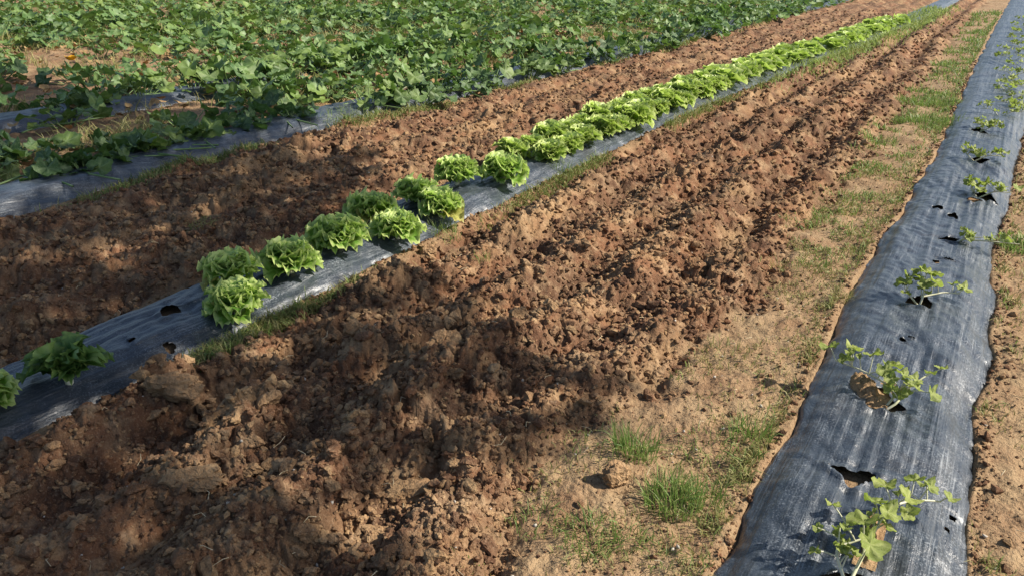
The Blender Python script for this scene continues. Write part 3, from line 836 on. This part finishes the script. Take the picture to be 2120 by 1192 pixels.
melon(-.14, 3.70, 'upright melon seedling with a short white stem on the middle of the film',
      [[(0, -.02, 0), (.01, .0, .06), (.0, .05, .09)], [(0, 0, 0), (-.05, .0, .05), (-.07, .03, .06)], [(0, .02, .04), (.08, .10, .05), (.14, .12, .05)]],
      [(1, 1., (-.01, .0, .03), .055, 3.4, .6), (1, .8, (.01, .04, .05), .046, 2.0, .2), (0, 1., (.0, .04, .04), .050, 1.6, .2), (0, .8, (.04, .0, .04), .046, .2, .5), (0, .9, (.03, .05, .05), .042, .9, .2), (0, .7, (.0, -.02, .04), .040, -1.4, .6), (2, 1., (.02, .02, .02), .042, .6, .3), (2, .8, (.0, .04, .03), .032, 1.2, .2), (0, .95, (-.03, .05, .05), .040, 2.2, .2)], 7)
far_m = [(-.02, 4.75, 9, 'melon seedling with bare white vine reaching off the film into the grass'), (-.02, 5.74, 13, 'melon seedling with withered leaves beside a split in the film'),
         (-.10, 6.82, 14, 'low spread melon seedling between two others'), (-.12, 8.05, 15, 'dense round melon seedling before a crosswise crease of weeds')]
for q, (x, yv, n, lab) in enumerate(far_m):
    vs = [[(0, 0, 0), (random.uniform(-.1, .1), .05, .05), (random.uniform(-.2, .0), .1, .06)], [(0, 0, 0), (.08, .03, .05), (.18, .06, .05)]]
    if q == 0: vs = [[(-.08, -.04, -.01), (0, .0, .03), (.08, .0, .05)], [(0, 0, .02), (.10, -.03, .04), (.24, .0, .04)]]
    melon(x, yv, lab, vs, auto_leaves(50 + q, n - 4, 2, .030, .050, .07, (.015, .05)), 20 + q)
for q, (x, yv) in enumerate([(0.0, 8.9), (.12, 9.5), (.10, 10.2), (.0, 10.7), (.14, 11.3), (.04, 12.0), (.12, 12.9), (.0, 13.8), (-.04, 14.8), (.08, 15.8), (.0, 17.0), (.06, 18.4), (.0, 20.), (.06, 22.)]):
    melon(x, yv, 'distant melon plant, %s past the dense round seedling' % ORD[q], [[(0, 0, 0), (-.08, .08, .06), (-.18, .12, .05)], [(0, 0, 0), (.08, .06, .05), (.18, .1, .06)]],
          auto_leaves(80 + q, 8, 2, .035, .055, .10, (.02, .06)), 30 + q, 'distant melon plants')
# soil spilled on the film below the second seedling
xs, ysn = np.meshgrid(np.linspace(-.09, .07, 34), np.linspace(-.10, .13, 46), indexing='ij')
e = (xs * .9 + ysn * .35 + .01) ** 2 / .042 ** 2 + (ysn * .9 - xs * .35 - .02) ** 2 / .10 ** 2
zz = .022 * np.maximum(0, 1 - e) - .012 * sstep(.7, 1.4, e) + (.010 * vn(xs * 60, ysn * 60, 5) + .006 * vn(xs * 140, ysn * 140, 6)) * sstep(1.3, .8, e)
sp = link('soil_spill', mesh_np('soil_spill', np.stack([xs, ysn, zz], -1).reshape(-1, 3), grid_quads(34, 46), M_soil, True, {'tan': np.full(xs.size, .5), 'tint': np.full(xs.size, 1.)}), None, (-.20, 2.765, float(film_z('right', -.2, 2.76)) + .004))
tag(sp, 'heap of pale dry soil spilled on the film under a sprawling seedling', 'soil')
xs2 = link('soil_spill', mesh_np('soil_spill', np.stack([xs * .35, ysn * 1.1, zz * .7], -1).reshape(-1, 3), grid_quads(34, 46), M_soil, True, {'tan': np.full(xs.size, .5), 'tint': np.full(xs.size, 1.)}), None, (-.065, 1.93, float(film_z('right', -.06, 1.93)) + .006))
tag(xs2, 'thin ridge of soil along the slit under the long vine', 'soil')

# ------------------------------------------------------------------ grass
def blades(n, spread, h0, h1, w, lean, r_):
    """n tapered bent blades as one vertex block: 7 vertices, 5 triangles each"""
    a = r_.uniform(0, 6.283, n); d = spread * np.sqrt(r_.uniform(0, 1, n))
    bx, by = d * np.cos(a), d * np.sin(a)
    hd = a + r_.normal(0, 1.1, n); L = r_.uniform(h0, h1, n); le = lean * r_.uniform(.1, 2.0, n)
    wv = w * r_.uniform(.7, 1.3, n); tw = r_.uniform(0, 3.14, n)
    V = np.zeros((n, 7, 3))
    for k, (t, ww) in enumerate(((0, .8), (.35, 1.), (.7, .7), (1., 0))):
        out = L * le * t ** 1.7; up = L * t * np.cos(np.clip(le * t, 0, 1.4))
        cx, cy = bx + out * np.cos(hd), by + out * np.sin(hd)
        if k == 3: V[:, 6] = np.stack([cx, cy, up], 1)
        else:
            V[:, 2 * k] = np.stack([cx + wv * ww * np.cos(tw), cy + wv * ww * np.sin(tw), up - .01 * (k == 0)], 1)
            V[:, 2 * k + 1] = np.stack([cx - wv * ww * np.cos(tw), cy - wv * ww * np.sin(tw), up - .01 * (k == 0)], 1)
    F = np.array([[0, 1, 3], [0, 3, 2], [2, 3, 5], [2, 5, 4], [4, 5, 6]])
    FF = (F[None] + 7 * np.arange(n)[:, None, None]).reshape(-1, 3)
    A = np.tile([.0, .0, .3, .3, .7, .7, 1.], n); tint = np.repeat(r_.uniform(0, 1, n), 7)
    return V.reshape(-1, 3), FF, A, tint
def tuft(x, y, n, spread, h0, h1, label, mat=M_grass, lean=.5, w=.0014, group='grass tufts'):
    V, F, A, t = blades(n, spread, h0, h1, w, lean, rng)
    dz = ground_z(V[:, 0] + x, V[:, 1] + y) if spread > .05 else ground_z(x, y)
    V[:, 2] += dz - float(ground_z(x, y))
    o = link('grass_tuft', mesh_np('grass_tuft', V, F, mat, True, {'edge': A, 'tint': t}), None, (x, y, float(ground_z(x, y))))
    return tag(o, label, 'grass', group)
tuft(-.79, 2.07, 170, .07, .05, .13, 'tall loose grass tuft behind the dark red clod', lean=.55)
tuft(-.60, 1.90, 320, .085, .04, .10, 'dense bright green grass tuft on the pale path', lean=.45)
tuft(-.52, 1.97, 90, .06, .03, .08, 'thin grass tuft merging with the dense bright one', lean=.6)
tuft(-.74, 1.63, 160, .09, .025, .07, 'low spreading grass tuft on the pale soil', lean=.7)
tuft(-.65, 1.68, 60, .06, .02, .06, 'tiny grass tuft joined to the low spreading one', lean=.7)
tuft(-.90, 1.62, 70, .08, .02, .06, 'short dark grass tuft at the rim of the tilled soil', lean=.7)
tuft(-.56, 1.66, 40, .06, .02, .05, 'sparse grass tuft near the film by bare pale soil', lean=.8)
tuft(-.50, 2.36, 110, .07, .04, .11, 'upright grass tuft leaning on the film edge', lean=.4)
tuft(-.60, 2.24, 80, .10, .02, .06, 'patchy short grass between two taller tufts', lean=.7)
tuft(-2.60, 3.55, 130, .09, .04, .10, 'grass tuft growing over the lettuce film next to the pale clod', lean=.6)
tuft(-2.68, 5.12, 110, .09, .05, .13, 'grass tuft at the film edge by the bare film gap', lean=.5)
tuft(-2.19, 3.32, 40, .05, .03, .06, 'small lone grass tuft in the sunlit tilled soil', lean=.6)
tuft(-5.22, 5.70, 260, .22, .06, .16, 'wide grass clump where the squash film ends in weeds', lean=.6)
tuft(-5.40, 5.35, 120, .16, .05, .13, 'grass clump on top of the squash film', lean=.6)
tuft(-5.00, 6.5, 70, .12, .04, .10, 'small grass clump on the sunny furrow margin by the squash', lean=.6)
tuft(-.76, 2.90, 90, .10, .02, .06, 'yellowish short grass patch beside the tip of the shade', M_dgrass, lean=.7)
tuft(-.74, 4.05, 140, .14, .02, .06, 'yellow green grass patch along the sunny path', M_dgrass, lean=.7)
tuft(-.58, 8.6, 420, .30, .04, .13, 'broad dark green weed patch beside the film', lean=.7, w=.003)
tuft(-.62, 9.8, 300, .26, .04, .12, 'weed patch further along beside the far film', lean=.7, w=.003)
tuft(-.85, 7.4, 160, .16, .03, .09, 'bushy weed on the path opposite the seedlings', lean=.8, w=.003)
tuft(-.47, 3.75, 60, .05, .03, .08, 'wispy dry grass hanging over the film edge', M_dgrass, lean=.7)
tuft(.24, 5.0, 220, .12, .03, .10, 'leafy weeds crowding the far side of the film', lean=.7, w=.003)
tuft(-3.70, 2.76, 60, .06, .03, .08, 'withered grey green weed in the shaded furrow', M_dgrass, lean=.9)

def weeds(name, n, region, mat, h0, h1, label, parent=None):
    """short weeds nobody could count"""
    P = []
    tot = 0
    while tot < n:
        r = np.exp(rng.uniform(math.log(1.2), math.log(26), 20000)); a = fw + rng.uniform(-R(44), R(44), 20000)
        x, y = r * np.cos(a), r * np.sin(a)
        k = rng.uniform(size=len(x)) < region(x, y)
        P.append(np.stack([x[k], y[k]], 1)); tot += k.sum()
    P = np.concatenate(P)[:n]
    d = np.hypot(P[:, 0], P[:, 1])
    V, F, A, t = blades(n, 0., h0, h1, 1.0, .9, rng)
    V = V.reshape(n, 7, 3)
    V[:, :, :2] *= np.where(np.arange(7) < 6, 1, 1)[None, :, None]
    # width in proportion to distance so that far blades still cover
    B, _, _, _ = blades(1, 0., 1, 1, 0., .9, rng)
    hd = rng.uniform(0, 6.28, n); L = rng.uniform(h0, h1, n) * (1 + .05 * d); w = .0011 + .00033 * d; tw = rng.uniform(0, 3.14, n); le = rng.uniform(.3, 1.3, n)
    for k, (tt, ww) in enumerate(((0, .8), (.35, 1.), (.7, .7), (1., 0))):
        out = L * le * tt ** 1.7; up = L * tt * np.cos(np.clip(le * tt, 0, 1.4))
        cx, cy = out * np.cos(hd), out * np.sin(hd)
        if k == 3: V[:, 6] = np.stack([cx, cy, up], 1)
        else:
            V[:, 2 * k] = np.stack([cx + w * ww * np.cos(tw), cy + w * ww * np.sin(tw), up - .006 * (k == 0)], 1)
            V[:, 2 * k + 1] = np.stack([cx - w * ww * np.cos(tw), cy - w * ww * np.sin(tw), up - .006 * (k == 0)], 1)
    g = ground_z(P[:, 0], P[:, 1])
    V += np.stack([P[:, 0], P[:, 1], g], 1)[:, None, :]
    o = link(name, mesh_np(name, V.reshape(-1, 3), F, mat, True, {'edge': A, 'tint': t}), parent)
    return tag(o, label, 'weeds', kind='stuff')
def off_beds(x, y):
    w = np.ones_like(x)
    for k in BEDS: w = w * (np.abs(bed_t(k, x, y)) > 1.05)
    return w
def reg_path(x, y):
    T, F, Q = zones(x, y)
    u, v = x * .8 + y * .6, y * .8 - x * .6
    patch = sstep(-.05, .55, fbm(u * 4.5 + .6 * vn(v * 3, u * 3, 5), v * 4.1, 606, 4)) + .05 + .35 * np.exp(-((x + .53) / .07) ** 2)
    return np.clip(off_beds(x, y) * (1 - T) * (x > -1.4) * (x < -.3) * patch * (.12 + .88 * sstep(2.2, 5, y)), 0, 1)
def reg_right(x, y):
    return off_beds(x, y) * (x > .1) * (x < 2.5) * np.clip(.25 + .9 * vn(x * 5, y * 3, 611), 0, 1)
def reg_margin(x, y):
    l, r = BEDS['lettuce'][0](y), BEDS['lettuce'][1](y); s = BEDS['squash'][1](y)
    return np.clip(np.exp(-((x - r - .05) / .05) ** 2) * sstep(-.2, .7, vn(x * 3, y * 1.5, 620) + .05 * y) + .8 * np.exp(-((x - s - .12) / .10) ** 2) * sstep(-.3, .5, vn(x * 3, y * 1.2, 621)), 0, 1) * off_beds(x, y)
def reg_field(x, y):
    return (x < -5.75) * off_beds(x, y) * sstep(-.3, .4, vn(x * 1.4, y * 1.4, 640)) * .8
weeds('weeds', 7000, reg_path, M_dgrass, .008, .030, 'sparse yellowish weeds over the trodden path')
weeds('weeds', 2400, lambda x, y: reg_path(x, y) * sstep(-.4, .5, fbm(x * 2.3 + y * 1.7, y * 2.1 - x * 1.9, 655, 3)) * (.25 + .75 * sstep(3, 7, y)), M_grass, .01, .045, 'low green weeds thickening along the far path')
def reg_lip(x, y):
    a = np.abs(bed_t('right', x, y))
    return np.exp(-((a - 1.14) / .11) ** 2) * (a > 1.0) * np.clip(.05 + .9 * fbm(x * 5 + y * 3, y * 4 - x * 3, 671, 3), 0, 1)
weeds('weeds', 3500, reg_margin, M_grass, .02, .07, 'green grass growing out from under the lettuce and squash films')
weeds('weeds', 2500, lambda x, y: reg_path(x, y) * sstep(6, 10, y), M_grass, .02, .06, 'green weeds on the far end of the path')
weeds('weeds', 2600, reg_lip, M_dgrass, .010, .045, 'dry wisps of grass along the buried edges of the melon film')
weeds('weeds', 500, reg_lip, M_grass, .012, .05, 'green wisps of grass along the buried edges of the melon film')
weeds('weeds', 7000, lambda x, y: sstep(9, 14, y) * np.exp(-((x - BEDS['lettuce'][1](y) + .05) / .30) ** 2) * .8, M_far, .03, .075, 'pale green weeds swallowing the far lettuce row')
weeds('weeds', 5000, reg_right, M_dgrass, .010, .045, 'short weeds on the soil outside the melon film')
weeds('weeds', 9000, reg_margin, M_dgrass, .015, .06, 'thin grass along the margins of the films')
weeds('weeds', 16000, reg_field, M_dgrass, .05, .16, 'grass and weeds between the squash rows')

# straw bits and pale pebbles
mb, mp = MB(), MB()
for q in range(260):
    r = math.exp(random.uniform(math.log(1.2), math.log(9))); a = fw + random.uniform(-R(40), R(40))
    x, yv = r * math.cos(a), r * math.sin(a)
    if x < -5 or any(abs(float(bed_t(k, np.array(x), np.array(yv)))) < 1.05 for k in ('right', 'lettuce')): continue
    L = random.uniform(.015, .05); b = random.uniform(0, 6.28); z = float(ground_z(x, yv)) + .008
    mb.add(*tube([(x, yv, z), (x + .5 * L * math.cos(b), yv + .5 * L * math.sin(b), z + random.uniform(0, .015)), (x + L * math.cos(b + .4), yv + L * math.sin(b + .4), z + random.uniform(-.005, .02))], .0011, 4))
for q in range(420):
    r = math.exp(random.uniform(math.log(1.1), math.log(8))); a = fw + random.uniform(-R(40), R(40))
    x, yv = r * math.cos(a), r * math.sin(a)
    if x < -5 or any(abs(float(bed_t(k, np.array(x), np.array(yv)))) < 1.05 for k in ('right', 'lettuce')): continue
    P, F = TINY[q % 8]; s = random.uniform(.003, .009)
    mp.add(P * s + np.array([x, yv, float(ground_z(x, yv)) + s * .6]), F)
tag(link('straw', mb.mesh('straw', M_straw)), 'bits of dry straw scattered over the soil', 'straw', kind='stuff')
tag(link('pebbles', mp.mesh('pebbles', M_pebble)), 'small pale pebbles scattered over the soil', 'pebbles', kind='stuff')

# ------------------------------------------------------------------ the tree beside the field that shades the near soil
SHADE = [(-13, 5.6), (-11.6, 5.7), (-8.35, 5.45), (-6.55, 5.5), (-5.5, 5.35), (-4.15, 4.5), (-2.75, 3.15), (-2.0, 2.72), (-1.6, 2.42), (-1.25, 2.36), (-1.02, 2.3), (-1.0, 2.1), (-1.05, 1.95), (-1.15, 1.74), (-1.08, 1.35), (-1.1, .4), (-1.5, -1.2), (-9, -2.0), (-13, 2)]
LIT = [(-4.19, 1.93, .19), (-4.08, 2.14, .22), (-3.92, 2.36, .20), (-2.40, 1.57, .20), (-1.87, 1.24, .17), (-1.72, 1.12, .15), (-1.33, 1.59, .16), (-1.27, 1.38, .19), (-2.47, 1.10, .15), (-2.75, 2.15, .24), (-2.72, 2.5, .28), (-2.75, 2.85, .3), (-2.8, 3.25, .32), (-2.7, 1.08, .16), (-1.6, 2.62, .16), (-1.25, 2.08, .13)]
def inside(px, py, poly):
    c = False; j = len(poly) - 1
    for i in range(len(poly)):
        (xi, yi), (xj, yj) = poly[i], poly[j]
        if (yi > py) != (yj > py) and px < (xj - xi) * (py - yi) / (yj - yi) + xi: c = not c
        j = i
    return c
def tree(base, label):
    root = bpy.data.objects.new('shade_tree', None); COL.objects.link(root); root.location = base
    tag(root, label, 'tree')
    b = np.array(base)
    V, F = tube([(0, 0, -.2), (.05, .1, 1.5), (-.05, .3, 3.2), (-.3, .6, 4.8), (-.6, .9, 6.5)], [.24, .19, .16, .12, .06], 10)
    link('trunk', mesh_np('trunk', V, F, M_bark), root)
    mb = MB(); nl = 0; tips = []
    while nl < 15500:
        gx, gy = random.uniform(-13, -.8), random.uniform(-2, 6)
        if not inside(gx, gy, SHADE): continue
        if any((gx - x) ** 2 + (gy - y_) ** 2 < r * r for x, y_, r in LIT): continue
        if float(vn(gx * 1.5, gy * 1.5, 909)) > (.60 if gx < -1.9 or gy > 1.6 else .50): continue
        z = random.uniform(4.2, 6.4) + max(0, -gx - 4) * .3
        t = z / S[2]
        c = np.array([gx + t * S[0], gy + t * S[1], z]) - b
        if random.random() < .012: tips.append(c)
        P = np.array([[0, 0, 0], [.035, .05, .01], [0, .13, 0], [-.035, .05, .01]]) * random.uniform(1.3, 2.1)
        m = rotz(random.uniform(0, 6.28)) @ rotx(random.uniform(-1.2, 1.2)) @ roty(random.uniform(-.8, .8))
        mb.add(P @ m.T + c, np.array([[0, 1, 2], [0, 2, 3]]), np.zeros(4)); nl += 1
    link('crown', mb.mesh('crown', M_tree), root)
    lb = MB()
    top = np.array([-.45, .75, 5.6])
    for c in tips:
        m = (top + c) / 2 + np.array([0, 0, .3])
        lb.add(*tube(bez(top - np.array([0, 0, 1.5]) * random.random(), m, c, 6), np.linspace(.035, .008, 6), 5))
    link('limbs', lb.mesh('limbs', M_bark), root)
tree((4.6, 1.9, 0), 'spreading leafy tree standing beside the field and shading the near soil')
